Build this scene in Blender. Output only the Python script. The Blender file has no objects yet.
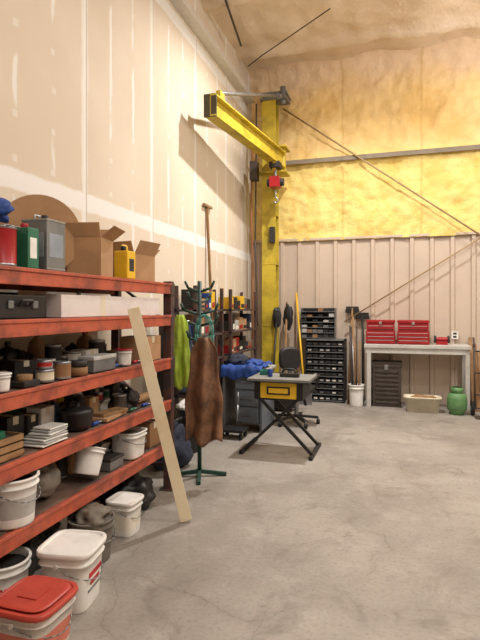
import bpy, bmesh, math, random
from mathutils import Vector, Matrix, noise
random.seed(7)
sc=bpy.context.scene
try: sc.view_settings.view_transform='Standard'
except Exception: pass

def lin(v):
    v/=255.0
    return v/12.92 if v<=0.04045 else ((v+0.055)/1.055)**2.4
def C(r,g,b): return (lin(r),lin(g),lin(b),1)

# ---------------- materials ----------------
def newmat(name):
    m=bpy.data.materials.new(name); m.use_nodes=True
    nt=m.node_tree; b=nt.nodes['Principled BSDF']
    return m,nt,b
class N:
    def __init__(s,nt):
        s.nt=nt; tc=nt.nodes.new('ShaderNodeTexCoord'); s.co=tc.outputs['Object']
        sp=nt.nodes.new('ShaderNodeSeparateXYZ'); nt.links.new(s.co,sp.inputs[0])
        s.x,s.y,s.z=sp.outputs
    def m(s,op,a,b=0.0,c=None):
        n=s.nt.nodes.new('ShaderNodeMath'); n.operation=op
        for i,v in enumerate((a,b,c)):
            if v is None: continue
            if isinstance(v,(int,float)): n.inputs[i].default_value=v
            else: s.nt.links.new(v,n.inputs[i])
        return n.outputs[0]
    def noise(s,scale,detail=4,rough=.55,stretch=None,dist=0):
        n=s.nt.nodes.new('ShaderNodeTexNoise'); n.inputs['Scale'].default_value=scale
        n.inputs['Detail'].default_value=detail; n.inputs['Roughness'].default_value=rough
        n.inputs['Distortion'].default_value=dist
        co=s.co
        if stretch:
            mp=s.nt.nodes.new('ShaderNodeMapping'); mp.inputs['Scale'].default_value=stretch
            s.nt.links.new(s.co,mp.inputs[0]); co=mp.outputs[0]
        s.nt.links.new(co,n.inputs['Vector']); return n.outputs['Fac']
    def ss(s,v,a,b):
        n=s.nt.nodes.new('ShaderNodeMapRange'); n.interpolation_type='SMOOTHSTEP'
        s.nt.links.new(v,n.inputs[0]); n.inputs[1].default_value=a; n.inputs[2].default_value=b
        return n.outputs[0]
    def pulse(s,v,period,off,w,soft=.5):
        t=s.m('SUBTRACT',v,off-period/2); t=s.m('FLOORED_MODULO',t,period)
        t=s.m('ABSOLUTE',s.m('SUBTRACT',t,period/2))
        return s.m('SUBTRACT',1.0,s.ss(t,w*(1-soft),w))
    def mix(s,f,a,b):
        n=s.nt.nodes.new('ShaderNodeMix'); n.data_type='RGBA'
        for i,v in ((0,f),(6,a),(7,b)):
            if isinstance(v,(int,float)): n.inputs[i].default_value=v
            elif isinstance(v,tuple): n.inputs[i].default_value=v
            else: s.nt.links.new(v,n.inputs[i])
        return n.outputs[2]
    def bump(s,h,b,strength=.3,dist=.02):
        n=s.nt.nodes.new('ShaderNodeBump'); n.inputs['Strength'].default_value=strength
        n.inputs['Distance'].default_value=dist
        s.nt.links.new(h,n.inputs['Height']); s.nt.links.new(n.outputs[0],b.inputs['Normal'])
def dk(c,k): return (c[0]*k,c[1]*k,c[2]*k,1)
CACHE={}
def M(name,rgb,rough=.6,metal=0.,var=.25,scale=9,rgb2=None,bump=0):
    if name in CACHE: return CACHE[name]
    m,nt,b=newmat(name); n=N(nt); c=C(*rgb)
    c2=C(*rgb2) if rgb2 else dk(c,1-var)
    f=n.ss(n.noise(scale,5,.65),.38,.68)
    nt.links.new(n.mix(f,c,c2),b.inputs['Base Color'])
    b.inputs['Roughness'].default_value=rough; b.inputs['Metallic'].default_value=metal
    if bump: n.bump(n.noise(scale*4,4),b,bump,.01)
    CACHE[name]=m; return m

white=M('white_plastic',(228,227,222),.45,var=.14); cream=M('cream_plastic',(214,205,180),.5,var=.15)
black=M('black_plastic',(26,26,28),.5,var=.3); dark=M('dark_stuff',(44,40,38),.7,var=.5)
grey=M('grey_metal',(118,121,122),.45,.3,var=.2); lgrey=M('light_grey',(176,176,172),.6,var=.15)
steel=M('galvanised_steel',(150,152,155),.35,.8,var=.25)
red=M('red_paint',(160,24,32),.35,var=.2); redlid=M('red_plastic',(186,70,56),.45,var=.15)
orange=M('rack_orange',(184,88,62),.55,var=.3,scale=6,rgb2=(126,64,50))
rackdark=M('rack_upright_dark',(56,50,52),.6,rgb2=(92,58,48))
deck=M('shelf_deck',(106,82,68),.85,rgb2=(62,52,48),scale=5)
card=M('cardboard',(176,138,100),.85,var=.18,scale=4); card2=M('cardboard_dark',(140,104,70),.85,var=.2,scale=4)
green=M('green_paint',(28,104,76),.5,var=.2); dgreen=M('dark_green_metal',(22,62,52),.5,var=.3)
yellow=M('crane_yellow',(196,172,50),.5,rgb2=(156,136,40),scale=4)
yplas=M('yellow_plastic',(228,184,42),.45,var=.12)
blue=M('blue_fabric',(34,72,150),.7,var=.3); teal=M('teal_strap',(80,150,142),.7,var=.2)
hiviz=M('hi_vis_fabric',(170,196,64),.75,var=.3); leather=M('brown_leather',(122,86,60),.75,rgb2=(82,58,42),scale=9,bump=.3)
pine=M('pine_board',(226,214,184),.65,rgb2=(214,198,162),scale=3)
wood=M('worn_wood',(150,116,78),.75,var=.3); brown=M('brown_metal',(66,56,50),.5,var=.25)
clear=M('translucent_tub',(206,200,192),.35,var=.2); pink=M('pink_label',(205,120,100),.6,var=.1)
bench=M('bench_white',(190,187,180),.6,var=.15); propane=M('propane_green',(96,140,88),.5,var=.25)
rubber=M('black_rubber',(20,20,20),.8,var=.2); paper=M('paper_label',(225,220,205),.8,var=.1)
navy=M('navy_fabric',(36,44,64),.8,var=.3); bagm=M('grey_bag',(120,112,100),.75,var=.3)
silver=M('silver_trim',(190,190,190),.3,.8,var=.1)
printred=M('print_red',(178,44,48),.6,var=.2)

# ---------------- builder ----------------
class B:
    def __init__(s,name): s.n=name; s.bm=bmesh.new(); s.mats=[]; s.T=Matrix()
    def mi(s,m):
        if m not in s.mats: s.mats.append(m)
        return s.mats.index(m)
    def _set(s,verts,mat,smooth=False):
        i=s.mi(mat)
        for f in {f for v in verts for f in v.link_faces}:
            f.material_index=i; f.smooth=smooth
    def box(s,c,d,mat,rz=0,rx=0,ry=0):
        R=Matrix.Rotation(rz,4,'Z')@Matrix.Rotation(ry,4,'Y')@Matrix.Rotation(rx,4,'X')
        r=bmesh.ops.create_cube(s.bm,size=1,matrix=s.T@Matrix.Translation(c)@R@Matrix.Diagonal((d[0],d[1],d[2],1)))
        s._set(r['verts'],mat); return s
    def bb(s,x0,x1,y0,y1,z0,z1,mat):
        return s.box(((x0+x1)/2,(y0+y1)/2,(z0+z1)/2),(x1-x0,y1-y0,z1-z0),mat)
    def bar(s,p,q,w,t,mat,up=(0,0,1)):
        p=Vector(p);q=Vector(q); z=(q-p).normalized(); x=Vector(up).cross(z)
        if x.length<1e-4: x=Vector((1,0,0)).cross(z)
        x.normalize(); y=z.cross(x)
        R=Matrix((x,y,z)).transposed().to_4x4()
        r=bmesh.ops.create_cube(s.bm,size=1,matrix=s.T@Matrix.Translation((p+q)/2)@R@Matrix.Diagonal((w,t,(q-p).length,1)))
        s._set(r['verts'],mat); return s
    def cyl(s,p,q,r,mat,r2=None,seg=14):
        p=Vector(p);q=Vector(q); d=q-p
        if d.length<1e-6: return s
        R=d.to_track_quat('Z','Y').to_matrix().to_4x4()
        k=bmesh.ops.create_cone(s.bm,cap_ends=True,segments=seg,radius1=r,radius2=r if r2 is None else r2,depth=d.length,matrix=s.T@Matrix.Translation((p+q)/2)@R)
        i=s.mi(mat)
        for f in {f for v in k['verts'] for f in v.link_faces}:
            f.material_index=i; f.smooth=len(f.verts)==4
        return s
    def tube(s,pts,r,mat,seg=8):
        for a,b in zip(pts,pts[1:]): s.cyl(a,b,r,mat,seg=seg)
        for a in pts[1:-1]: s.ball(a,(r,r,r),mat,sub=1)
        return s
    def ball(s,c,d,mat,sub=2):
        k=bmesh.ops.create_icosphere(s.bm,subdivisions=sub,radius=1,matrix=s.T@Matrix.Translation(c)@Matrix.Diagonal((d[0],d[1],d[2],1)))
        s._set(k['verts'],mat,True); return s
    def blob(s,c,d,mat,seed=0,amp=.25,sub=4,zmin=None):
        k=bmesh.ops.create_icosphere(s.bm,subdivisions=sub,radius=1)
        for v in k['verts']:
            p=v.co.copy(); o=Vector((seed*3.1,seed*1.7,seed))
            w=1+amp*noise.noise(p*1.6+o)+amp*.5*noise.noise(p*4+o)
            v.co=Vector((c[0]+p.x*d[0]*w,c[1]+p.y*d[1]*w,c[2]+p.z*d[2]*w))
            if zmin is not None and v.co.z<zmin: v.co.z=zmin
            v.co=s.T@v.co
        s._set(k['verts'],mat,True); return s
    def lathe(s,prof,c,mat,seg=28,n=2.0,mf=None,rz=0):
        rings=[]
        for r,z in prof:
            if r<1e-5: rings.append([s.bm.verts.new(s.T@Vector((c[0],c[1],c[2]+z)))]); continue
            L=[]
            for i in range(seg):
                t=2*math.pi*i/seg; ct,st=math.cos(t),math.sin(t)
                k=(abs(ct)**n+abs(st)**n)**(-1/n)
                a=t+rz
                L.append(s.bm.verts.new(s.T@Vector((c[0]+r*k*math.cos(a),c[1]+r*k*math.sin(a),c[2]+z))))
            rings.append(L)
        for j,(a,b) in enumerate(zip(rings,rings[1:])):
            zc=(prof[j][1]+prof[j+1][1])/2; mt=mat
            if mf: mt=mf(j,zc) or mat
            mi=s.mi(mt)
            for i in range(seg):
                k=(i+1)%seg
                if len(a)==1 and len(b)==1: continue
                if len(a)==1: vs=(a[0],b[k],b[i])
                elif len(b)==1: vs=(a[i],a[k],b[0])
                else: vs=(a[i],a[k],b[k],b[i])
                f=s.bm.faces.new(vs); f.material_index=mi; f.smooth=abs(prof[j][1]-prof[j+1][1])>.3*abs(prof[j][0]-prof[j+1][0])
        return s
    def grid(s,fn,nu,nv,mat):
        V=[[s.bm.verts.new(s.T@Vector(fn(i/nu,j/nv))) for j in range(nv+1)] for i in range(nu+1)]
        mi=s.mi(mat)
        for i in range(nu):
            for j in range(nv):
                f=s.bm.faces.new((V[i][j],V[i+1][j],V[i+1][j+1],V[i][j+1])); f.material_index=mi; f.smooth=True
        return s
    def bucket(s,x,y,z,r,h,mat,n=2.,lid=None,band=None,fill=None,handle=True,rz=0):
        pr=[(0,0),(.84*r,0),(.86*r,.01),(.88*r,h*.2),(.94*r,h*.62),(.97*r,h*.8),(1.05*r,h*.81),(1.05*r,h*.84),(.98*r,h*.85),(1.0*r,h*.95),(1.07*r,h*.955),(1.07*r,h),(.97*r,h),(.95*r,h*.9),(.83*r,.03),(0,.03)]
        mf=(lambda j,zc: band if j==3 else None) if band else None
        s.lathe(pr,(x,y,z),mat,n=n,mf=mf,rz=rz,seg=36)
        if lid: s.lathe([(.99*r,h*.95),(1.1*r,h*.95),(1.12*r,h*1.0),(1.1*r,h*1.05),(1.0*r,h*1.055),(.97*r,h*1.02),(0,h*1.02)],(x,y,z),lid,n=n,rz=rz,seg=36)
        if fill: s.lathe([(.93*r,h*.86),(.5*r,h*.88),(0,h*.9)],(x,y,z),fill,n=n,rz=rz)
        if handle:
            kx=r*(1.1 if n<3 else 1.15)
            pts=[(x+kx*math.sin(math.pi*i/12),y-r*1.08*math.cos(math.pi*i/12),z+h*.82-math.sin(math.pi*i/12)*h*.3) for i in range(13)]
            s.tube(pts,.003,steel,6)
            for sg in(-1,1): s.cyl((x,y+sg*r*1.03,z+h*.82),(x,y+sg*r*1.1,z+h*.82),.012,mat,seg=10)
        return s
    def can(s,x,y,z,r,h,mat,label=None,top=steel):
        pr=[(0,0),(r,0),(r*1.03,.004),(r*1.03,.01),(r,.014),(r,h-.014),(r*1.03,h-.01),(r*1.03,h),(r*.9,h),(r*.87,h-.008),(0,h-.008)]
        def mf(j,zc): return (label or mat) if j==4 else (top if j!=4 else None)
        return s.lathe(pr,(x,y,z),mat,seg=24,mf=mf)
    def jug(s,x,y,z,r,h,mat,cap=red):
        s.lathe([(0,0),(r,0),(r,h*.62),(r*.8,h*.76),(r*.32,h*.86),(r*.32,h*.92)],(x,y,z),mat,seg=20,n=3)
        s.lathe([(r*.38,h*.9),(r*.38,h),(0,h)],(x,y,z),cap,seg=16); return s
    def carton(s,x,y,z,dx,dy,dz,mat,rz=0,open_=True,seed=0):
        T0=s.T.copy(); s.T=T0@Matrix.Translation((x,y,z))@Matrix.Rotation(rz,4,'Z'); t=.006
        s.bb(-dx/2,dx/2,-dy/2,dy/2,0,t,mat)
        s.bb(-dx/2,-dx/2+t,-dy/2,dy/2,t,dz,mat).bb(dx/2-t,dx/2,-dy/2,dy/2,t,dz,mat)
        s.bb(-dx/2+t,dx/2-t,-dy/2,-dy/2+t,t,dz,mat).bb(-dx/2+t,dx/2-t,dy/2-t,dy/2,t,dz,mat)
        if open_:
            R=random.Random(seed)
            for sx in (-1,1):
                a=math.radians(R.uniform(15,55)); L=dy*.42
                s.bar((sx*dx/2,0,dz),(sx*(dx/2+L*math.sin(a)),0,dz+L*math.cos(a)),dy*.97,t,mat,up=(sx,0,0.01))
            for sy in (-1,1):
                a=math.radians(R.uniform(15,60)); L=dx*.4
                s.bar((0,sy*dy/2,dz),(0,sy*(dy/2+L*math.sin(a)),dz+L*math.cos(a)),dx*.97,t,mat,up=(0,sy,0.01))
        else:
            s.bb(-dx/2,dx/2,-dy/2,dy/2,dz,dz+t,mat).bb(-dx/2-.001,dx/2+.001,-.02,.02,dz*.75,dz+t+.001,cream)
        s.T=T0; return s
    def done(s,bevel=0,solid=0,sub=0):
        bmesh.ops.recalc_face_normals(s.bm,faces=s.bm.faces)
        me=bpy.data.meshes.new(s.n); s.bm.to_mesh(me); s.bm.free()
        for m in s.mats: me.materials.append(m)
        o=bpy.data.objects.new(s.n,me); sc.collection.objects.link(o)
        if solid: md=o.modifiers.new('thick','SOLIDIFY'); md.thickness=solid; md.offset=0
        if bevel: md=o.modifiers.new('bevel','BEVEL'); md.width=bevel; md.segments=2; md.limit_method='ANGLE'; md.angle_limit=math.radians(50)
        if sub: md=o.modifiers.new('s','SUBSURF'); md.levels=sub; md.render_levels=sub
        return o

XL,XR,YB,YF,ZC=-2.45,6.0,8.7,-3.0,5.5
# ---------------- room ----------------
m,nt,b=newmat('concrete'); n=N(nt)
big=n.noise(.9,6,.6); mid=n.noise(4,6,.65); fine=n.noise(40,3,.6)
col=n.mix(n.ss(big,.35,.65),C(158,151,142),C(136,129,121))
col=n.mix(n.m('MULTIPLY',n.ss(mid,.5,.75),.45),col,C(178,172,163))
col=n.mix(n.m('MULTIPLY',n.ss(n.noise(1.6,6,.75,dist=1.2),.52,.7),.6),col,C(108,100,91))
col=n.mix(n.m('MULTIPLY',n.ss(n.noise(7,6,.7),.56,.7),.4),col,C(108,99,90))
col=n.mix(n.m('MULTIPLY',n.ss(n.noise(3.3,8,.8,stretch=(1,1,1),dist=.6),.6,.7),.4),col,C(196,191,183))
col=n.mix(n.m('MULTIPLY',n.ss(fine,.45,.75),.3),col,C(92,87,80))
v=nt.nodes.new('ShaderNodeTexVoronoi'); v.feature='DISTANCE_TO_EDGE'; v.inputs['Scale'].default_value=.6
nz=nt.nodes.new('ShaderNodeTexNoise'); nz.inputs['Scale'].default_value=2.5; nz.inputs['Detail'].default_value=6; nt.links.new(n.co,nz.inputs[0])
va=nt.nodes.new('ShaderNodeVectorMath'); va.operation='MULTIPLY_ADD'; nt.links.new(nz.outputs['Color'],va.inputs[0]); va.inputs[1].default_value=(.6,.6,.6); nt.links.new(n.co,va.inputs[2])
nt.links.new(va.outputs[0],v.inputs['Vector'])
cr=n.m('SUBTRACT',1.0,n.ss(v.outputs['Distance'],.0005,.005))
cr=n.m('MULTIPLY',cr,n.ss(n.noise(1.1,3),.40,.62))
halo=n.m('MULTIPLY',n.m('SUBTRACT',1.0,n.ss(v.outputs['Distance'],.0,.05)),.16)
col=n.mix(halo,col,C(112,102,92))
col=n.mix(n.m('MULTIPLY',cr,.4),col,C(90,84,78))
nt.links.new(col,b.inputs['Base Color'])
nt.links.new(n.m('ADD',.40,n.m('MULTIPLY',mid,.35)),b.inputs['Roughness'])
n.bump(n.m('ADD',fine,n.m('MULTIPLY',cr,-1.0)),b,.2,.005); concrete=m

m,nt,b=newmat('drywall'); n=N(nt)
wob=n.m('MULTIPLY',n.m('SUBTRACT',n.noise(5,4),.5),.05)
yy=n.m('ADD',n.y,wob); zz=n.m('ADD',n.z,wob)
wide=n.pulse(yy,1.2,3.67,.055,.4); thin=n.pulse(n.y,1.2,3.67,.012,.3)
hz=n.pulse(zz,2.44,2.36,.085,.35)
strip=n.m('MULTIPLY',n.pulse(yy,.4,3.67,.028,.5),n.ss(n.noise(1.6,2,.5,stretch=(1,3,.9)),.5,.56))
spots=n.m('MULTIPLY',n.pulse(yy,.4,3.67,.03,.4),n.pulse(zz,.3,.1,.03,.4))
fac=n.m('MAXIMUM',n.m('MULTIPLY',wide,.55),n.m('MAXIMUM',n.m('MULTIPLY',hz,.9),n.m('MAXIMUM',n.m('MULTIPLY',strip,.7),n.m('MULTIPLY',spots,.4))))
fac=n.m('MAXIMUM',fac,n.m('MULTIPLY',thin,.8))
base=n.mix(n.ss(n.noise(.8,4),.35,.65),C(212,199,180),C(204,190,170))
col=n.mix(fac,base,C(228,227,224))
edge=n.m('MULTIPLY',n.pulse(n.y,1.2,3.695,.01,.4),.5)
col=n.mix(edge,col,C(150,132,110))
nt.links.new(col,b.inputs['Base Color']); b.inputs['Roughness'].default_value=.85
n.bump(n.m('ADD',n.noise(30,3),fac),b,.1,.004); drywall=m

def foam_mat(name,ceil):
    m,nt,b=newmat(name); n=N(nt)
    if ceil: col=n.mix(n.ss(n.noise(1.2,5),.35,.65),C(228,208,184),C(214,190,162))
    else:
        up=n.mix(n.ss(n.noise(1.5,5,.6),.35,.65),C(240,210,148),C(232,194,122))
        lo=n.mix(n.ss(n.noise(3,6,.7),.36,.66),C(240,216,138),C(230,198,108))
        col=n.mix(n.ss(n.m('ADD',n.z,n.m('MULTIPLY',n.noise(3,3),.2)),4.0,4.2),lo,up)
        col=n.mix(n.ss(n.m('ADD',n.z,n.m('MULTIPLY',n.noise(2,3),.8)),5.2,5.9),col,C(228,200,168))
        seam=n.m('MULTIPLY',n.pulse(n.m('ADD',n.x,n.m('MULTIPLY',n.noise(4,3),.06)),1.22,.35,.03,.8),.3)
        col=n.mix(seam,col,C(190,150,80))
    nt.links.new(col,b.inputs['Base Color']); b.inputs['Roughness'].default_value=.75
    n.bump(n.m('ADD',n.noise(9,6,.7),n.m('MULTIPLY',n.noise(28,4,.7),.4)),b,.6,.04); return m
foam=foam_mat('spray_foam',False); foamc=foam_mat('spray_foam_ceiling',True)
panel=M('tan_steel_panel',(198,180,162),.5,0,var=.07,scale=1.5)
girt=M('girt_grey',(134,122,104),.6)

B('floor').bb(XL-.3,XR+.3,YF-.3,YB+.3,-.2,0,concrete).done()
B('wall_left').bb(XL-.2,XL,YF,YB+.2,0,ZC+.3,drywall).done()
B('wall_right').bb(XR,XR+.2,YF,YB+.2,0,ZC+.3,panel).done()
B('wall_front').bb(XL-.2,XR+.2,YF-.2,YF,0,ZC+.3,panel).done()
w=B('wall_back')
w.bb(XL-.2,XR+.2,YB+.02,YB+.25,0,ZC+.3,panel)
def foamf(u,v):
    x=XL+u*(XR-XL); z=2.62+v*(ZC+.1-2.62); p=Vector((x,0,z))
    d=.05*noise.noise(p*2.2)+.03*noise.noise(p*6)+.02*noise.noise(p*14)
    k=.05*math.exp(-((z-3.94)/.12)**2)
    r=.25*max(0,(z-5.15)/.35)**2
    return (x,YB-.05+d-k-r,z)
w.grid(foamf,220,90,foam)
prof=[];x=XL
while x<XR:
    prof+=[(x,0),(x+.19,0),(x+.205,-.035),(x+.255,-.035),(x+.27,0)]; x+=.3
mi=w.mi(panel); lo=[w.bm.verts.new((a,YB+b_,0)) for a,b_ in prof]; hi=[w.bm.verts.new((a,YB+b_,2.66)) for a,b_ in prof]
for i in range(len(prof)-1):
    f=w.bm.faces.new((lo[i],lo[i+1],hi[i+1],hi[i])); f.material_index=mi
w.done()
B('trim_1').bb(XL,XR,YB-.06,YB-.036,2.63,2.665,panel).done()
B('trim_2').bb(XL+.3,XR,YB-.16,YB-.08,3.92,3.96,girt).bb(XL+.3,XR,YB-.17,YB-.16,3.89,3.96,girt).done()
ow=M('offwhite_steel',(208,202,192),.5,var=.1)
B('trim_3').bb(XL,XL+.10,YF,8.35,4.93,5.07,ow).bb(XL,XL+.14,YF,8.35,4.915,4.93,ow).done(bevel=.005)
B('baseboard_left').bb(XL,XL+.012,YF,YB-.05,0,.1,dark).done()
cl=B('ceiling')
cl.bb(XL-.2,XR+.2,YF-.2,YB+.2,ZC+.2,ZC+.4,foamc)
def cf(u,v):
    x=XL+u*(XR-XL); y=YF+v*(YB-YF); p=Vector((x,y,3))
    d=.06*noise.noise(p*1.6)+.03*noise.noise(p*5)
    k=.12*math.exp(-((( (y+.4)%1.5)-.75)/.12)**2)
    return (x,y,ZC+d-k)
cl.grid(cf,110,150,foamc); cl.done()
rod=M('brace_rod',(170,144,104),.6)
B('brace_rod').cyl((-1.86,8.5,4.82),(1.6,8.5,2.26),.014,rod).done()
B('brace_rod').cyl((-.86,8.56,1.28),(2.4,8.56,3.34),.011,rod).done()
B('ceiling_conduit').tube([(-2.3,7.9,5.32),(-2.02,7.7,5.36),(-.86,6.75,5.36)],.008,brown).tube([(-2.2,7.2,5.3),(-2.1,6.2,5.38)],.016,brown).done()

# ---------------- jib crane ----------------
j=B('jib_crane')
mx,my=-2.03,8.3; hw=.115
j.bb(mx-hw,mx+hw,my-.12,my-.10,0.02,4.9,yellow).bb(mx-hw,mx+hw,my+.10,my+.12,.02,4.9,yellow).bb(mx-.02,mx+.02,my-.10,my+.10,.02,4.9,yellow)
j.bb(mx-hw,mx-hw+.02,my-.10,my+.10,.02,4.9,yellow)
j.bb(mx-.22,mx+.22,my-.22,my+.22,0,.02,yellow)
j.bb(mx-.14,mx+.3,my-.16,my+.16,4.86,4.90,grey).bb(mx-.14,mx+.28,my-.06,my+.3,4.98,5.02,grey)
j.cyl((mx+.22,my-.05,4.8),(mx+.22,my-.05,5.08),.045,grey)
j.cyl((mx+.22,my-.05,3.66),(mx+.22,my-.05,4.12),.05,yellow)
for z in (3.68,4.08): j.bb(mx-.15,mx+.3,my-.22,my+.14,z-.015,z+.015,yellow)
for z in (1.2,2.2,3.0): j.bb(mx-hw-.005,mx+hw+.005,my-.125,my+.1,z,z+.015,yellow)
p=Vector((-1.82,8.2,3.87)); q=Vector((-2.12,5.7,3.87)); up=(0,0,1)
j.bar(p+Vector((0,0,.12)),q+Vector((0,0,.12)),.15,.02,yellow).bar(p-Vector((0,0,.12)),q-Vector((0,0,.12)),.15,.02,yellow).bar(p,q,.02,.24,yellow)
j.bar(q,q+Vector((0,.02,0)),.16,.27,M('end_plate',(74,68,46),.5))
j.cyl((mx+.22,my-.05,4.93),(-2.09,5.95,4.1),.024,steel)
j.cyl((mx+.22,my-.05,4.93),(mx+.2,my-.3,4.84),.04,steel)
j.bb(-2.12,-2.06,5.9,6.05,3.99,4.12,yellow)
j.bar((mx+.08,my-.14,3.3),(mx+.2,my-.55,3.74),.06,.03,yellow)
j.bb(-1.92,-1.76,7.75,7.95,3.66,3.75,dark)
j.cyl((-1.84,7.85,3.68),(-1.84,7.85,3.52),.02,steel)
j.bb(-1.92,-1.76,7.76,7.94,3.36,3.52,red).cyl((-1.97,7.85,3.44),(-1.71,7.85,3.44),.06,dark)
j.tube([(-1.84,7.85,3.34),(-1.84,7.85,3.22),(-1.80,7.85,3.17),(-1.83,7.85,3.12),(-1.87,7.85,3.15)],.012,steel)
j.tube([(-2.22,8.12,4.8),(-2.22,8.1,3.8),(-2.24,8.12,2.6),(-2.2,8.12,1.2)],.014,brown)
j.tube([(-2.28,8.12,4.2),(-2.3,8.08,3.2),(-2.27,8.1,2.0),(-2.28,8.12,1.0)],.012,M('orange_cord',(150,92,58)))
j.bb(-2.3,-2.18,8.0,8.14,3.55,3.85,brown)
j.bb(-2.0,-1.92,8.1,8.17,2.55,2.8,dark)
j.done(bevel=.003)

# ---------------- pallet rack ----------------
FX,BX,Y0,Y1=-1.80,-2.36,.9,3.95
ZS=[1.655,1.396,1.043,.70,.36]; TOP=[z+.045 for z in ZS]
r=B('pallet_rack')
for y in (Y0,Y1):
    for x in (FX-.035,BX+.035):
        r.bb(x-.035,x+.035,y-.03,y+.03,.006,1.72,rackdark).bb(x-.06,x+.06,y-.06,y+.06,0,.008,rackdark)
    for k in range(4):
        z=.2+k*.4; r.bar((FX-.07,y,z),(BX+.07,y,z+.35*(1 if k%2 else -1)*.4+.15),.03,.02,rackdark)
        r.bb(BX+.07,FX-.07,y-.012,y+.012,z-.015,z+.015,rackdark)
for i,z in enumerate(ZS):
    for x in (FX-.0,BX+.0):
        sx=1 if x==FX else -1
        xx=x-.02 if sx>0 else x+.02
        r.bb(xx-.02,xx+.02,Y0+.03,Y1-.03,z-.04,z+.04,orange)
        r.bb(xx-.012+sx*.016,xx+.012+sx*.016,Y0+.03,Y1-.03,z+.028,z+.048,orange)
        for y in (Y0,Y1): r.bb(xx-.024,xx+.026,y-.035,y+.035,z-.05,z+.05,rackdark)
    r.bb(BX+.04,FX-.04,Y0+.03,Y1-.03,z+.02,z+.044,deck)
    y=Y0+.4
    while y<Y1-.2: r.bb(BX+.04,FX-.04,y-.02,y+.02,z-.02,z+.02,orange); y+=.75
r.done(bevel=.003)

mats=[black,dark,white,grey,card,card2,red,dark,cream,green,navy,lgrey,yplas,dark,black,brown,black]
def clutter(name,z,x0,x1,hmax,y0=1.0,y1=3.85,seed=1,big=1.,dx=.14):
    R=random.Random(seed); o=B(name); y=y0
    while y<y1-.08:
        k=R.random(); x=R.uniform(x0,x1); mt=R.choice(mats)
        if k<.3:
            rr=R.uniform(.035,.07)*big; h=min(hmax,R.uniform(.1,.2)); o.can(x,y+rr,z,rr,h,mt,label=R.choice(mats)); y+=2*rr+.008
        elif k<.5:
            rr=R.uniform(.035,.055)*big; o.jug(x,y+rr,z,rr,min(hmax,R.uniform(.16,.26)),mt,R.choice([red,white,black])); y+=2*rr+.008
        elif k<.74:
            w_=R.uniform(.1,.24)*big; h=min(hmax,R.uniform(.07,.2)); o.carton(x,y+w_/2,z,dx,w_*.92,h*.8,R.choice([card,card2,lgrey,dark,black,white]),open_=R.random()<.3 and h<hmax*.7,seed=seed,rz=R.uniform(-.1,.1)); y+=w_+.01
            if h*.8<hmax-.09: o.can(x,y-w_/2,z+h*.8+.008,.03,.07,R.choice(mats),label=R.choice(mats))
        elif k<.9:
            w_=R.uniform(.06,.12)*big; o.blob((x,y+w_,z+.05),(dx/2,w_*.95,R.uniform(.05,.09)),R.choice([dark,navy,bagm,black,lgrey]),seed=R.randint(0,99),amp=.5,zmin=z); y+=2*w_
        else:
            o.cyl((x,y,z+.035),(x,y+.2,z+.035),.033,mt); o.cyl((x,y-.005,z+.035),(x,y+.0,z+.035),.02,dark); y+=.22
    return o.done(bevel=.002)
clutter('shop_supplies',TOP[1]+.006,-2.24,-2.2,.17,seed=3)
clutter('shop_supplies',TOP[2]+.006,-2.24,-2.22,.25,seed=5,big=1.2)
clutter('shop_supplies',TOP[2]+.006,-2.06,-2.05,.18,seed=12,y0=1.2,y1=3.5,big=.95,dx=.12)
clutter('shop_supplies',TOP[3]+.006,-2.24,-2.22,.25,seed=8,big=1.2)
clutter('shop_supplies',TOP[3]+.006,-2.07,-2.06,.19,seed=33,y0=2.3,y1=3.3,big=.8,dx=.1)
clutter('shop_supplies',TOP[3]+.006,-1.98,-1.95,.15,seed=21,y0=3.32,y1=3.85)
clutter('shop_supplies',TOP[4]+.006,-2.26,-2.24,.25,seed=11,big=1.1,dx=.14)
clutter('shop_supplies',TOP[4]+.006,-2.1,-2.09,.15,seed=41,y0=2.72,y1=3.85,big=.8,dx=.1)
clutter('shop_supplies',.003,-2.22,-2.2,.25,seed=15,big=1.1)
clutter('shop_supplies',TOP[0]+.006,-2.25,-2.22,.18,seed=17,y0=1.0,y1=2.1)
# small hand tools along shelf front edges
def handtools(name,z,pts):
    o=B(name); R=random.Random(int(z*100))
    for y in pts:
        a=R.uniform(-.6,.6); x=-1.86; m_=R.choice([red,black,yplas,blue,green])
        p=(x-.03*math.sin(a),y-.06*math.cos(a),z+.012); q=(x+.02*math.sin(a),y+.01,z+.012); e=(x+.03*math.sin(a),y+.09*math.cos(a),z+.008)
        o.cyl(p,q,.011,m_,seg=8); o.cyl(q,e,.004,steel,seg=6)
    o.done()
handtools('screwdrivers',TOP[2]+.006,[3.17,3.45]); handtools('screwdrivers',TOP[3]+.006,[2.93,3.4,3.6])

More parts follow.
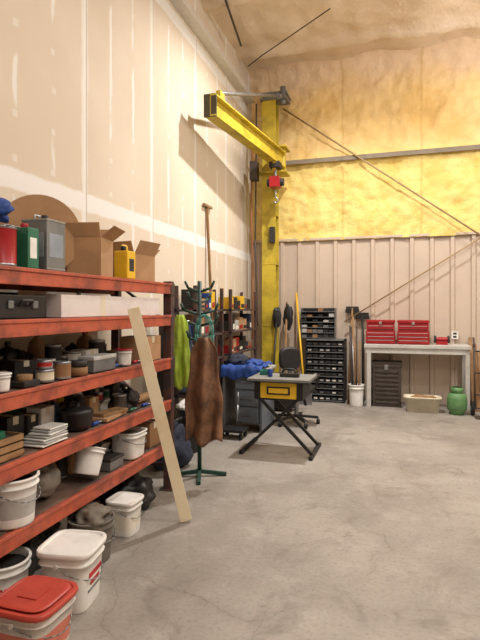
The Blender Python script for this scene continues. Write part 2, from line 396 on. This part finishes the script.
z=TOP[0]+.006
B('paint_can').can(-1.9,2.13,z,.07,.2,green,label=red).tube([(-1.9,2.06,z+.17),(-1.83,2.08,z+.2),(-1.83,2.18,z+.2),(-1.9,2.2,z+.17)],.003,steel).done()
B('green_gallon_tin').bb(-1.93,-1.82,2.225,2.31,z,z+.21,green).bb(-1.925,-1.819,2.24,2.295,z+.05,z+.16,white).cyl((-1.875,2.265,z+.21),(-1.875,2.265,z+.235),.02,red).done(bevel=.004)
g=B('solvent_tin'); g.bb(-1.97,-1.81,2.36,2.52,z,z+.27,grey).bb(-1.972,-1.808,2.358,2.522,z,z+.012,steel).bb(-1.972,-1.808,2.358,2.522,z+.265,z+.277,steel)
g.bb(-1.96,-1.8085,2.38,2.5,z+.07,z+.2,M('grey_label',(140,148,156),.6)).bb(-1.955,-1.83,2.3585,2.362,z+.07,z+.2,M('grey_label',(140,148,156))).cyl((-1.86,2.41,z+.277),(-1.86,2.41,z+.3),.02,black).tube([(-1.92,2.4,z+.27),(-1.92,2.4,z+.305),(-1.92,2.48,z+.305),(-1.92,2.48,z+.27)],.005,steel); g.done(bevel=.003)
B('cardboard_box').carton(-2.2,2.30,z,.2,.26,.26,card2,open_=False).done()
B('blue_plastic_bag').blob((-2.18,2.34,z+.34),(.1,.13,.07),blue,seed=4,amp=.4,zmin=z+.268).done()
cr=B('cable_reel'); c0=Vector((-2.17,2.76,z+.25)); ax=Vector((.62,-.78,.0))
cr.cyl(c0-ax*.05,c0-ax*.03,.25,card2,seg=40).cyl(c0+ax*.03,c0+ax*.05,.25,card,seg=40).cyl(c0-ax*.03,c0+ax*.03,.15,dark,seg=30).cyl(c0+ax*.05,c0+ax*.056,.04,dark); cr.done(bevel=.003)
B('cardboard_box').carton(-1.95,2.99,z,.22,.26,.25,card,rz=.25,seed=2).done()
B('yellow_jerrycan').bb(-1.94,-1.83,3.26,3.38,z,z+.2,yplas).bb(-1.93,-1.829,3.28,3.36,z+.05,z+.15,dark).cyl((-1.88,3.29,z+.2),(-1.88,3.29,z+.235),.02,black).tube([(-1.9,3.31,z+.2),(-1.9,3.31,z+.24),(-1.9,3.37,z+.24),(-1.9,3.37,z+.2)],.01,yplas).done(bevel=.008)
B('cardboard_box').carton(-1.98,3.6,z,.24,.26,.2,card,rz=-.15,seed=9).done()
B('cardboard_box').carton(-2.24,3.3,z,.16,.22,.22,card2,rz=.1,seed=5,open_=False).done()
z=TOP[1]+.006
B('long_white_carton').bb(-1.98,-1.82,2.5,3.75,z,z+.13,M('white_card',(214,206,202),.8,var=.08)).bb(-1.981,-1.819,2.9,2.96,z,z+.131,cream).bb(-1.981,-1.819,3.749,3.752,z,z+.13,cream).done(bevel=.003)
B('power_tool_case').bb(-2.0,-1.84,2.02,2.4,z,z+.12,black).bb(-1.84,-1.83,2.1,2.14,z+.05,z+.09,grey).bb(-1.84,-1.83,2.28,2.32,z+.05,z+.09,grey).tube([(-1.83,2.17,z+.06),(-1.81,2.17,z+.09),(-1.81,2.25,z+.09),(-1.83,2.25,z+.06)],.008,black).done(bevel=.01)
z=TOP[2]+.006
B('white_tub').bucket(-1.86,2.08,z,.045,.085,white,handle=False,lid=white).done()
B('black_coil_tray').bb(-1.93,-1.82,2.2,2.32,z,z+.03,dark).cyl((-1.87,2.26,z+.03),(-1.87,2.26,z+.06),.04,wood).done(bevel=.003)
B('paint_can').can(-1.87,2.42,z,.05,.07,white,label=cream).can(-1.87,2.42,z+.072,.04,.05,black,label=red).done()
B('paint_can').can(-1.86,2.56,z,.05,.1,grey,label=card2).done()
B('brown_tape_roll').lathe([(.03,0),(.055,0),(.055,.05),(.03,.05),(.03,0)],(-1.86,2.72,z),card2).lathe([(.03,.052),(.05,.052),(.05,.09),(.03,.09),(.03,.052)],(-1.86,2.72,z),dark).done()
B('grey_parts_box').bb(-1.94,-1.83,2.84,3.1,z,z+.09,grey).bb(-1.945,-1.825,2.835,3.105,z+.075,z+.1,lgrey).done(bevel=.004)
B('cardboard_box').carton(-1.95,3.68,z,.22,.26,.18,card,seed=31,open_=False).done()
B('white_tub').bucket(-1.88,3.3,z,.055,.11,white,handle=False,lid=red).done()
z=TOP[3]+.006
k=B('parts_crate'); k.bb(-2.0,-1.84,2.0,2.22,z,z+.008,wood)
for a in (0,.04,.08):
    k.bb(-1.848,-1.84,2.0,2.22,z+a,z+a+.03,wood).bb(-2.0,-1.992,2.0,2.22,z+a,z+a+.03,wood).bb(-2,-1.84,2.0,2.008,z+a,z+a+.03,wood).bb(-2,-1.84,2.212,2.22,z+a,z+a+.03,wood)
k.blob((-1.92,2.11,z+.08),(.06,.08,.05),dark,seed=3); k.bb(-1.95,-1.87,2.05,2.12,z+.1,z+.14,green); k.done()
k=B('stacked_filter_pads')
for i in range(7): k.box((-1.9,2.45+.01*i,z+.006+i*.012),(.16-.006*i,.22-.012*i,.008),lgrey if i%2 else white,rz=.1*math.sin(i*2))
k.done(bevel=.002)
B('black_pot').lathe([(0,0),(.07,0),(.09,.03),(.095,.1),(.1,.105),(.095,.12),(.06,.135),(.015,.14),(.015,.165),(0,.165)],(-1.91,2.78,z),black).done()
B('wood_offcuts').box((-1.91,3.14,z+.012),(.13,.3,.02),card,rz=.1).box((-1.91,3.16,z+.034),(.11,.26,.018),wood,rz=-.15).done()
z=TOP[4]+.006
B('plastic_bucket').bucket(-1.89,2.19,z,.125,.24,white,fill=dark,band=lgrey).done()
B('black_plastic_bag').blob((-1.98,2.52,z+.09),(.1,.14,.1),bagm,seed=8,zmin=z).done()
k=B('plastic_tub'); k.T=Matrix.Translation((-1.90,2.86,z+.035))@Matrix.Rotation(-.35,4,'X'); k.bucket(0,0,0,.09,.17,white,handle=False,fill=dark); k.done()
B('plastic_bucket').bucket(-1.91,3.42,z,.11,.19,white,n=4,fill=bagm).done()
B('grey_toolbox').bb(-1.98,-1.84,3.05,3.22,z,z+.07,grey).bb(-1.985,-1.835,3.045,3.225,z+.06,z+.08,dark).tube([(-1.91,3.08,z+.08),(-1.91,3.08,z+.11),(-1.91,3.19,z+.11),(-1.91,3.19,z+.08)],.006,black).done(bevel=.004)
B('cardboard_box').carton(-1.95,3.75,z,.18,.18,.18,card2,open_=False).done()

def stub(name,**kw):
    o=B(name); o.bucket(**kw); return o
o=stub('red_lidded_tub',x=-1.52,y=1.9,z=0,r=.135,h=.24,mat=clear,n=5,lid=redlid,band=pink); o.lathe([(.125,.257),(.115,.262),(0,.262)],(-1.52,1.9,0),redlid,n=5); o.box((-1.52,1.9,.262),(.1,.1,.01),redlid,rz=0); o.done()
o=stub('square_pail',x=-1.60,y=2.29,z=0,r=.13,h=.29,mat=white,n=5,lid=white,rz=.15)
T0=o.T; o.T=Matrix.Translation((-1.60,2.29,0))@Matrix.Rotation(.15,4,'Z')
o.bb(.119,.124,-.07,.07,.16,.185,printred).bb(.117,.122,-.05,.05,.12,.14,printred).bb(.115,.120,-.07,.07,.09,.10,grey); o.T=T0; o.done()
o=stub('printed_bucket',x=-1.9,y=2.14,z=0,r=.125,h=.25,mat=white,fill=dark,handle=False)
for row,zz in enumerate((.13,.085)):
    for i in range(7):
        a=-.95+i*.24; rr=.116+(.002 if row==0 else 0)
        if (i+row)%4!=3: o.box((-1.9+rr*math.cos(a),2.14+rr*math.sin(a),zz),(.006,.019,.032),printred,rz=a)
        if (i+row)%4!=3: o.box((-1.9+(rr+.002)*math.cos(a),2.14+(rr+.002)*math.sin(a),zz),(.006,.007,.014),white,rz=a)
o.done()
o=stub('rubber_pail',x=-1.77,y=2.72,z=0,r=.13,h=.25,mat=M('grey_rubber',(110,104,94),.8),handle=True); o.blob((-1.77,2.72,.24),(.115,.115,.06),bagm,seed=6,amp=.5); o.done()
stub('square_pail',x=-1.76,y=3.1,z=0,r=.095,h=.22,mat=white,n=5,lid=white,band=paper).done()
B('black_plastic_bag').blob((-1.93,3.5,.1),(.15,.2,.14),black,seed=2,amp=.4,zmin=0.003).done()
B('black_plastic_bag').blob((-2.02,2.45,.1),(.08,.12,.12),dark,seed=12,amp=.4,zmin=0.003).done()

B('pine_board').bar((-1.43,3.37,.012),(-1.735,3.17,1.50),.082,.02,pine,up=(-.45,.89,0)).done(bevel=.002)

# ---------------- coat stand ----------------
s=B('coat_stand'); sx,sy=-1.71,4.33
s.cyl((sx,sy,.03),(sx,sy,1.74),.019,dgreen)
for a in range(4):
    t=a*math.pi/2+.35; dx,dy=math.cos(t),math.sin(t)
    s.bar((sx,sy,.045),(sx+.24*dx,sy+.24*dy,.015),.03,.03,dgreen)
for i,zz in enumerate((1.68,1.58,1.48,1.38,1.24,1.1)):
    for sg in (0,math.pi):
        t=(i*1.1 if i not in (2,3) else .2)+sg
        dx,dy=math.cos(t),math.sin(t); L=.11 if i<2 else .14
        s.tube([(sx,sy,zz-.04),(sx+L*dx,sy+L*dy,zz),(sx+(L+.03)*dx,sy+(L+.03)*dy,zz+.06)],.012,dgreen)
s.done()
def cloth(name,cx,cy,z0,z1,w0,w1,mat,depth=.05,ang=.3,seed=0,folds=3):
    o=B(name)
    def fn(u,v):
        w_=w0+(w1-w0)*min(1,v*1.8)
        w2=w_*(1+.14*noise.noise(Vector((v*4,seed,0)))); a=(u-.5)*w2
        z=z1+(z0-z1)*v + .07*noise.noise(Vector((u*3,seed,0)))*v
        d=depth*math.sin(u*math.pi*2*folds+seed+v*1.5)*(.4+.6*v)*.6+depth*noise.noise(Vector((u*3,v*3,seed)))+depth*1.2*math.sin(u*math.pi)
        if v<.12: a*=.5+v*4.1
        return (cx+a*math.cos(ang)+d*math.sin(ang), cy+a*math.sin(ang)-d*math.cos(ang), z)
    o.grid(fn,28,28,mat); return o
cloth('leather_apron',-1.60,4.16,.36,1.25,.18,.31,leather,.06,seed=1,folds=2).done(solid=.006)
cloth('hi_vis_vest',-1.87,4.27,.80,1.44,.12,.17,hiviz,.04,seed=3,folds=2).done(solid=.005)
k=B('teal_strap'); 
for o_ in (0,.02): k.tube([(-1.64+.075*math.cos(t/12*2*math.pi)+o_,4.24,1.27+.17*math.sin(t/12*2*math.pi)) for t in range(13)],.008,teal)
k.done()

# ---------------- folding work table ----------------
t=B('folding_work_table')
t.bb(-1.5,-.86,5.12,5.62,.755,.78,M('table_top_grey',(132,132,127),.6)).bb(-1.51,-.85,5.11,5.63,.745,.757,black)
t.bb(-1.42,-.94,5.16,5.58,.58,.745,yplas)
for x in (-1.42,-.98): t.bb(x-.012,x+.052,5.15,5.59,.57,.75,black)
t.bb(-1.3,-1.06,5.148,5.16,.62,.70,black).bb(-1.28,-1.08,5.145,5.15,.635,.685,yplas)
for y in (5.17,5.57):
    t.bar((-1.40,y,.60),(-.83,y,.025),.03,.03,black).bar((-.96,y+.03,.60),(-1.55,y+.03,.025),.03,.03,black)
t.bb(-.86,-.82,5.08,5.68,0,.035,black).bb(-1.58,-1.54,5.1,5.7,0,.035,black)
t.bb(-1.42,-.95,5.17,5.2,.56,.585,black)
t.done(bevel=.004)
B('spray_can').cyl((-1.3,5.3,.782),(-1.3,5.3,.86),.025,blue).cyl((-1.3,5.3,.86),(-1.3,5.3,.885),.012,white).done(bevel=.003)
B('hand_planer').bb(-1.2,-1.0,5.3,5.38,.782,.82,dark).tube([(-1.18,5.34,.82),(-1.16,5.34,.86),(-1.06,5.34,.86),(-1.03,5.34,.82)],.012,black).done(bevel=.004)
tp=M('teal_plastic',(40,120,110))
B('teal_parts_tray').bb(-1.44,-1.34,5.4,5.55,.782,.79,tp).bb(-1.44,-1.43,5.4,5.55,.79,.83,tp).bb(-1.35,-1.34,5.4,5.55,.79,.83,tp).bb(-1.43,-1.35,5.4,5.41,.79,.83,tp).bb(-1.43,-1.35,5.54,5.55,.79,.83,tp).done(bevel=.002)

d=B('office_desk')
DG=M('desk_grey',(104,112,122),.5)
d.bb(-2.1,-1.56,6.0,6.7,.72,.75,lgrey).bb(-2.08,-2.05,6.03,6.67,0,.72,grey).bb(-1.61,-1.58,6.03,6.67,0,.72,DG).bb(-1.92,-1.62,6.04,6.5,.1,.72,DG)
for i in range(3): d.bb(-1.91,-1.63,6.02,6.04,.12+i*.2,.30+i*.2,DG).bb(-1.84,-1.70,6.005,6.02,.2+i*.2,.215+i*.2,steel)
d.done(bevel=.003)
k=B('blue_tarp')
def tf(u,v):
    x=-2.09+.52*u; t=v*.75
    nz_=.03*noise.noise(Vector((u*5,v*5,2)))
    if t<.14: return (x,5.985-abs(nz_)*.5-.01*math.sin(u*18)**2,.65+t*.85+.02*math.sin(u*14))
    return (x,5.985+(t-.14)*.95,.775+abs(nz_)*2+.02*math.sin(u*3.1))
k.grid(tf,30,30,blue); k.blob((-1.95,6.25,.84),(.12,.16,.08),navy,seed=3,zmin=.78).blob((-1.72,6.2,.82),(.10,.12,.05),blue,seed=5,zmin=.78); k.done(solid=.004)

c=B('office_chair'); cx,cy=-1.28,6.65
for i in range(5):
    a=i*2*math.pi/5+.3; ex,ey=cx+.28*math.cos(a),cy+.28*math.sin(a)
    c.bar((cx,cy,.11),(ex,ey,.085),.045,.03,black).cyl((ex-.02,ey,.03),(ex+.02,ey,.03),.03,rubber)
    c.cyl((ex,ey,.05),(ex,ey,.09),.012,steel)
c.cyl((cx,cy,.1),(cx,cy,.42),.028,steel)
c.lathe([(0,0),(.2,0),(.235,.03),(.235,.06),(.2,.085),(0,.09)],(cx,cy,.41),black,n=4,seg=40)
c.bar((cx-.1,cy+.15,.43),(cx-.15,cy+.26,.7),.06,.02,black)
c.T=Matrix.Translation((cx-.14,cy+.24,.82))@Matrix.Rotation(.6,4,'Z')@Matrix.Rotation(math.pi/2,4,'X')
c.lathe([(0,-.035),(.13,-.035),(.155,-.01),(.155,.015),(.13,.035),(0,.035)],(0,0,0),black,n=3,seg=40); c.T=Matrix()
for sg in(-1,1): c.tube([(cx+sg*.22,cy,.44),(cx+sg*.27,cy,.5),(cx+sg*.27,cy,.62)],.014,black).bb(cx+sg*.27-.03,cx+sg*.27+.03,cy-.13,cy+.1,.62,.645,black)
c.done(bevel=.004)
c=B('rolling_creeper_dolly'); c.bb(-1.98,-1.7,5.62,5.86,.08,.11,black)
for x in(-1.95,-1.73):
    for y in(5.65,5.83): c.cyl((x-.015,y,.035),(x+.015,y,.035),.035,rubber).cyl((x,y,.04),(x,y,.08),.01,steel)
c.tube([(-1.84,5.84,.11),(-1.84,5.9,.35),(-1.84,5.9,.5)],.012,steel); c.done()

R=random.Random(5)
def pshelf(ya,yb):
    s=B('parts_bin_shelf')
    for z in (.5,.86,1.16,1.46): s.bb(-2.42,-2.15,ya,yb,z,z+.025,rackdark)
    for y in (ya,yb-.04):
        s.bb(-2.42,-2.38,y,y+.04,0,1.75,rackdark).bb(-2.19,-2.15,y,y+.04,0,1.75,rackdark)
    for z in (.525,.885,1.185,1.485):
        y=ya+.06
        while y<yb-.25:
            w_=R.uniform(.09,.19); h=R.uniform(.1,.24)
            mt=R.choice([blue,red,card,lgrey,black,blue,dark,yplas,grey,navy,dark,card2,black]); s.bb(-2.36,-2.2,y,y+w_,z,z+h,mt)
            s.bb(-2.2,-2.195,y+.02,y+w_-.02,z+.02,z+h*.4,R.choice([paper,dark,red])); y+=w_+.015
    s.done(bevel=.003)
pshelf(5.35,6.28); pshelf(6.6,7.9)
B('duffel_bag').blob((-2.1,4.5,.2),(.2,.27,.22),navy,seed=9,amp=.3,zmin=.003).tube([(-2.05,4.35,.35),(-1.98,4.4,.46),(-1.98,4.55,.46),(-2.05,4.63,.35)],.012,black).done()
o=stub('waste_bin',x=-2.12,y=5.05,z=0,r=.13,h=.45,mat=black,handle=False); o.blob((-2.12,5.05,.45),(.12,.12,.07),white,seed=2,amp=.5); o.done()
cloth('black_jacket',-2.22,4.75,.62,1.42,.3,.42,dark,.05,seed=6,ang=-1.0).cyl((-2.45,4.8,1.4),(-2.18,4.72,1.42),.012,steel).done(solid=.01)
cloth('work_overalls',-2.2,5.22,.6,1.35,.2,.26,M('denim',(60,74,96),.85),.05,seed=8,ang=-.6).cyl((-2.45,5.24,1.34),(-2.17,5.2,1.35),.012,steel).done(solid=.01)

B('wooden_t_pole').bar((-2.3,6.42,.003),(-2.43,6.42,2.83),.03,.03,wood).bar((-2.42,6.27,2.84),(-2.42,6.57,2.84),.03,.03,wood).done()

def handled(name,p,q,mat,head):
    t=B(name); t.cyl(p,q,.016,mat)
    if head=='broom': t.bb(p[0]-.14,p[0]+.14,p[1]-.03,p[1]+.03,.0,.09,dark).bb(p[0]-.14,p[0]+.14,p[1]-.03,p[1]+.03,.09,.12,wood)
    elif head=='shovel': t.bb(p[0]-.1,p[0]+.1,p[1]-.01,p[1]+.01,.0,.26,steel)
    elif head=='dust': t.blob((q[0],q[1],q[2]),(.07,.04,.16),black,seed=3)
    elif head=='up': t.box((q[0],q[1],q[2]),(.2,.03,.05),dark).box((q[0],q[1],q[2]-.05),(.22,.04,.06),black)
    t.done()
handled('push_broom',(-1.72,7.95,0.01),(-1.8,8.5,1.6),wood,'broom')
handled('yellow_handled_shovel',(-1.40,8.0,0.01),(-1.66,8.6,1.75),yplas,'shovel')
handled('scoop_shovel',(-1.56,8.2,0.01),(-1.58,8.62,1.4),wood,'shovel')
handled('duster',(-1.9,7.8,0.0),(-1.88,8.12,1.35),black,'dust')
handled('floor_squeegee',(-.78,8.28,0.0),(-.74,8.62,1.5),wood,'up')
handled('garden_rake',(-.56,8.42,0.0),(-.58,8.62,1.4),black,'up')
B('tool_holster').blob((-1.76,8.42,1.36),(.08,.04,.2),black,seed=5).done()
B('shop_vacuum').lathe([(0,.05),(.17,.05),(.18,.08),(.18,.34),(.19,.35),(.19,.38),(.16,.46),(.06,.5),(0,.5)],(-1.62,7.5,0),dark).cyl((-1.72,7.4,.0),(-1.72,7.4,.06),.03,rubber).cyl((-1.52,7.4,.0),(-1.52,7.4,.06),.03,rubber).cyl((-1.62,7.62,.0),(-1.62,7.62,.06),.03,rubber).tube([(-1.62,7.33,.3),(-1.5,7.2,.45),(-1.35,7.3,.4),(-1.3,7.45,.1)],.02,rubber).done()
B('cardboard_box').carton(-1.98,7.2,.0,.3,.35,.4,card2,seed=4,open_=False).carton(-1.98,7.2,.41,.26,.3,.25,card,seed=7,open_=False).done()

o=B('parts_organizer'); X0,X1=-1.46,-.83; y0,y1=8.3,8.62
o.bb(X0,X1,y1-.02,y1,0,1.0,black).bb(X0,X0+.02,y0,y1,0,1.0,black).bb(X1-.02,X1,y0,y1,0,1.0,black).bb(X0,X1,y0,y1,.98,1.0,grey)
R=random.Random(2)
for i in range(10):
    z=.02+i*.096; o.bb(X0+.02,X1-.02,y0,y1-.02,z,z+.01,grey)
    for jx in range(6):
        x=X0+.025+jx*.0975; o.bb(x+.004,x+.092,y0+.01,y1-.06,z+.012,z+.065,black); o.bb(x+.02,x+.075,y0+.004,y0+.01,z+.03,z+.05,R.choice([paper,grey,lgrey,dark,dark]))
X0,X1=-1.54,-1.0
o.bb(X0,X1,y1-.02,y1,1.0,1.5,black)
for i in range(6):
    z=1.01+i*.085; o.bb(X0,X1,y0+.08,y1-.02,z,z+.008,grey)
    for jx in range(6):
        if R.random()<.15: continue
        x=X0+.01+jx*.088; o.bb(x,x+.08,y0+.09,y1-.05,z+.009,z+R.uniform(.04,.07),R.choice([black,dark,grey,black,card2,lgrey]))
o.bb(X0-.005,X0,y0+.08,y1,1.0,1.5,grey).bb(X1,X1+.005,y0+.08,y1,1.0,1.5,grey)
o.done(bevel=.002)

o=stub('scrap_pail',x=-.64,y=8.15,z=0,r=.115,h=.33,mat=white,handle=False)
R=random.Random(4)
for i in range(12):
    a,b_=R.uniform(-.05,.05),R.uniform(-.05,.05); o.cyl((-.64+a,8.15+b_,.04),(-.65+a*2,8.3+b_*2,R.uniform(.8,1.4)),R.uniform(.008,.018),R.choice([steel,brown,wood,dark]),seg=8)
o.done()

w=B('workbench'); w.bb(-.52,.98,8.08,8.62,.90,.95,bench).bb(-.5,.96,8.1,8.13,.82,.90,bench).bb(-.5,.96,8.57,8.6,.82,.90,bench)
for x in (-.48,.90):
    for y in (8.1,8.54): w.bb(x,x+.06,y,y+.06,0,.90,bench)
w.bb(.91,.95,8.16,8.54,.15,.2,bench).bb(-.47,-.43,8.16,8.54,.15,.2,bench)
w.done(bevel=.004)
def chest(x0,x1,y0,y1,z,rows,topbox):
    o=B('red_tool_chest'); h=rows*.055+.03
    o.bb(x0,x1,y0+.015,y1,z,z+h,red)
    for i in range(rows):
        zz=z+.015+i*.055; o.bb(x0+.015,x1-.015,y0,y0+.016,zz,zz+.048,red).bb(x0+.02,x1-.02,y0-.006,y0+.002,zz+.038,zz+.047,silver)
    zz=z+h+.004
    if topbox:
        o.bb(x0+.01,x1-.01,y0+.03,y1,zz,zz+.12,red).bb(x0,x1,y0+.015,y1,zz+.125,zz+.165,red).bb((x0+x1)/2-.02,(x0+x1)/2+.02,y0+.01,y0+.03,zz+.1,zz+.14,silver)
        o.bb(x0+.03,x1-.03,y0+.024,y0+.031,zz+.02,zz+.03,dark).bb(x0+.03,x1-.03,y0+.024,y0+.031,zz+.07,zz+.078,silver)
    for sx in (x0-.01,x1): o.bb(sx,sx+.01,y0+.1,y0+.2,z+h*.5,z+h*.5+.03,silver)
    return o.done(bevel=.003)
chest(-.5,-.07,8.22,8.52,.951,3,True); chest(-.04,.42,8.2,8.52,.951,3,True)
B('red_bench_grinder').bb(.52,.68,8.3,8.4,.951,1.0,red).cyl((.5,8.35,1.03),(.7,8.35,1.03),.035,red).cyl((.49,8.35,1.03),(.52,8.35,1.03),.055,dark).cyl((.68,8.35,1.03),(.71,8.35,1.03),.055,dark).done(bevel=.003)
B('wall_outlet').bb(.76,.86,YB-.055,YB-.036,1.02,1.14,white).bb(.785,.835,YB-.058,YB-.054,1.04,1.07,dark).bb(.785,.835,YB-.058,YB-.054,1.09,1.12,dark).done(bevel=.002)
o=B('brown_storage_trunk'); o.bb(-.40,.02,8.19,8.5,.0,.66,brown).bb(-.41,.03,8.18,8.51,.60,.68,brown)
for i in range(8): o.bb(-.36,-.02,8.175,8.19,.05+i*.067,.085+i*.067,brown)
o.bb(-.23,-.17,8.165,8.18,.56,.64,steel); o.done(bevel=.006)
o=B('storage_bin'); o.lathe([(0,0),(.22,0),(.25,.2),(.265,.2),(.265,.22),(.24,.22),(.21,.02),(0,.02)],(0,0,0),cream,n=6,seg=40)
o.bm.transform(Matrix.Translation((.31,7.99,0))@Matrix.Diagonal((.98,.55,1,1))); o.blob((.31,7.99,.19),(.18,.09,.05),wood,seed=5,amp=.4); o.done()
B('propane_tank').lathe([(.09,0),(.10,0),(.10,.04),(.125,.06),(.135,.11),(.135,.22),(.12,.28),(.06,.31),(.02,.315),(.02,.36),(0,.36)],(.77,7.93,0),propane).lathe([(.075,.3),(.08,.3),(.08,.38),(.075,.38)],(.77,7.93,0),propane).done()
o=B('lumber_stack')
for i in range(4): o.bar((1.03+i*.06,8.2+.02*i,.003),(1.02+i*.06,8.6,1.05-.1*i),.05,.03,[wood,card2,wood,brown][i])
o.done()
k=B('hand_truck'); 
for x in (.99,1.3): k.tube([(x,7.82,.1),(x,7.88,.95),(x,7.98,1.08)],.013,brown)
for z_ in (.3,.6,.9): k.cyl((.99,7.84,z_),(1.3,7.84,z_),.010,brown)
for x in (.97,1.32): k.cyl((x-.02,7.9,.1),(x+.02,7.9,.1),.1,rubber,seg=20).cyl((x-.025,7.9,.1),(x+.025,7.9,.1),.035,steel)
k.cyl((.97,7.9,.1),(1.32,7.9,.1),.010,steel).bb(.98,1.31,7.62,7.82,.003,.012,brown).done()

# ---------------- lights ----------------
def area(x,y,z,e,sx,sp=180,col=(1,.975,.945)):
    l=bpy.data.lights.new('high_bay_lamp','AREA'); l.energy=e; l.shape='SQUARE'; l.size=sx; l.color=col; l.spread=math.radians(sp)
    o=bpy.data.objects.new('high_bay_lamp',l); o.location=(x,y,z); sc.collection.objects.link(o)
def point(x,y,z,e,rad=.3,col=(1,.975,.945)):  # added fill light out of view, brightens the ceiling and walls
    l=bpy.data.lights.new('fill_light','POINT'); l.energy=e; l.shadow_soft_size=rad; l.color=col
    o=bpy.data.objects.new('fill_light',l); o.location=(x,y,z); sc.collection.objects.link(o)
area(-.7,6.2,5.3,150,.12,150)
area(2.6,3.2,5.2,130,.8)
point(2.4,6.4,4.3,200,.35); point(1.4,.8,4.6,170,.35); point(3.0,-1.5,4.4,110,.35)
wd=bpy.data.worlds.new('w'); sc.world=wd; wd.use_nodes=True; wd.node_tree.nodes['Background'].inputs[0].default_value=(.6,.6,.6,1)

cam=bpy.data.cameras.new('camera'); cam.sensor_width=36; cam.lens=520/640*36; cam.shift_y=-12/640
co=bpy.data.objects.new('camera',cam); co.location=(0,0,1.5); co.rotation_euler=(math.pi/2,0,math.radians(17.1)); sc.collection.objects.link(co); sc.camera=co
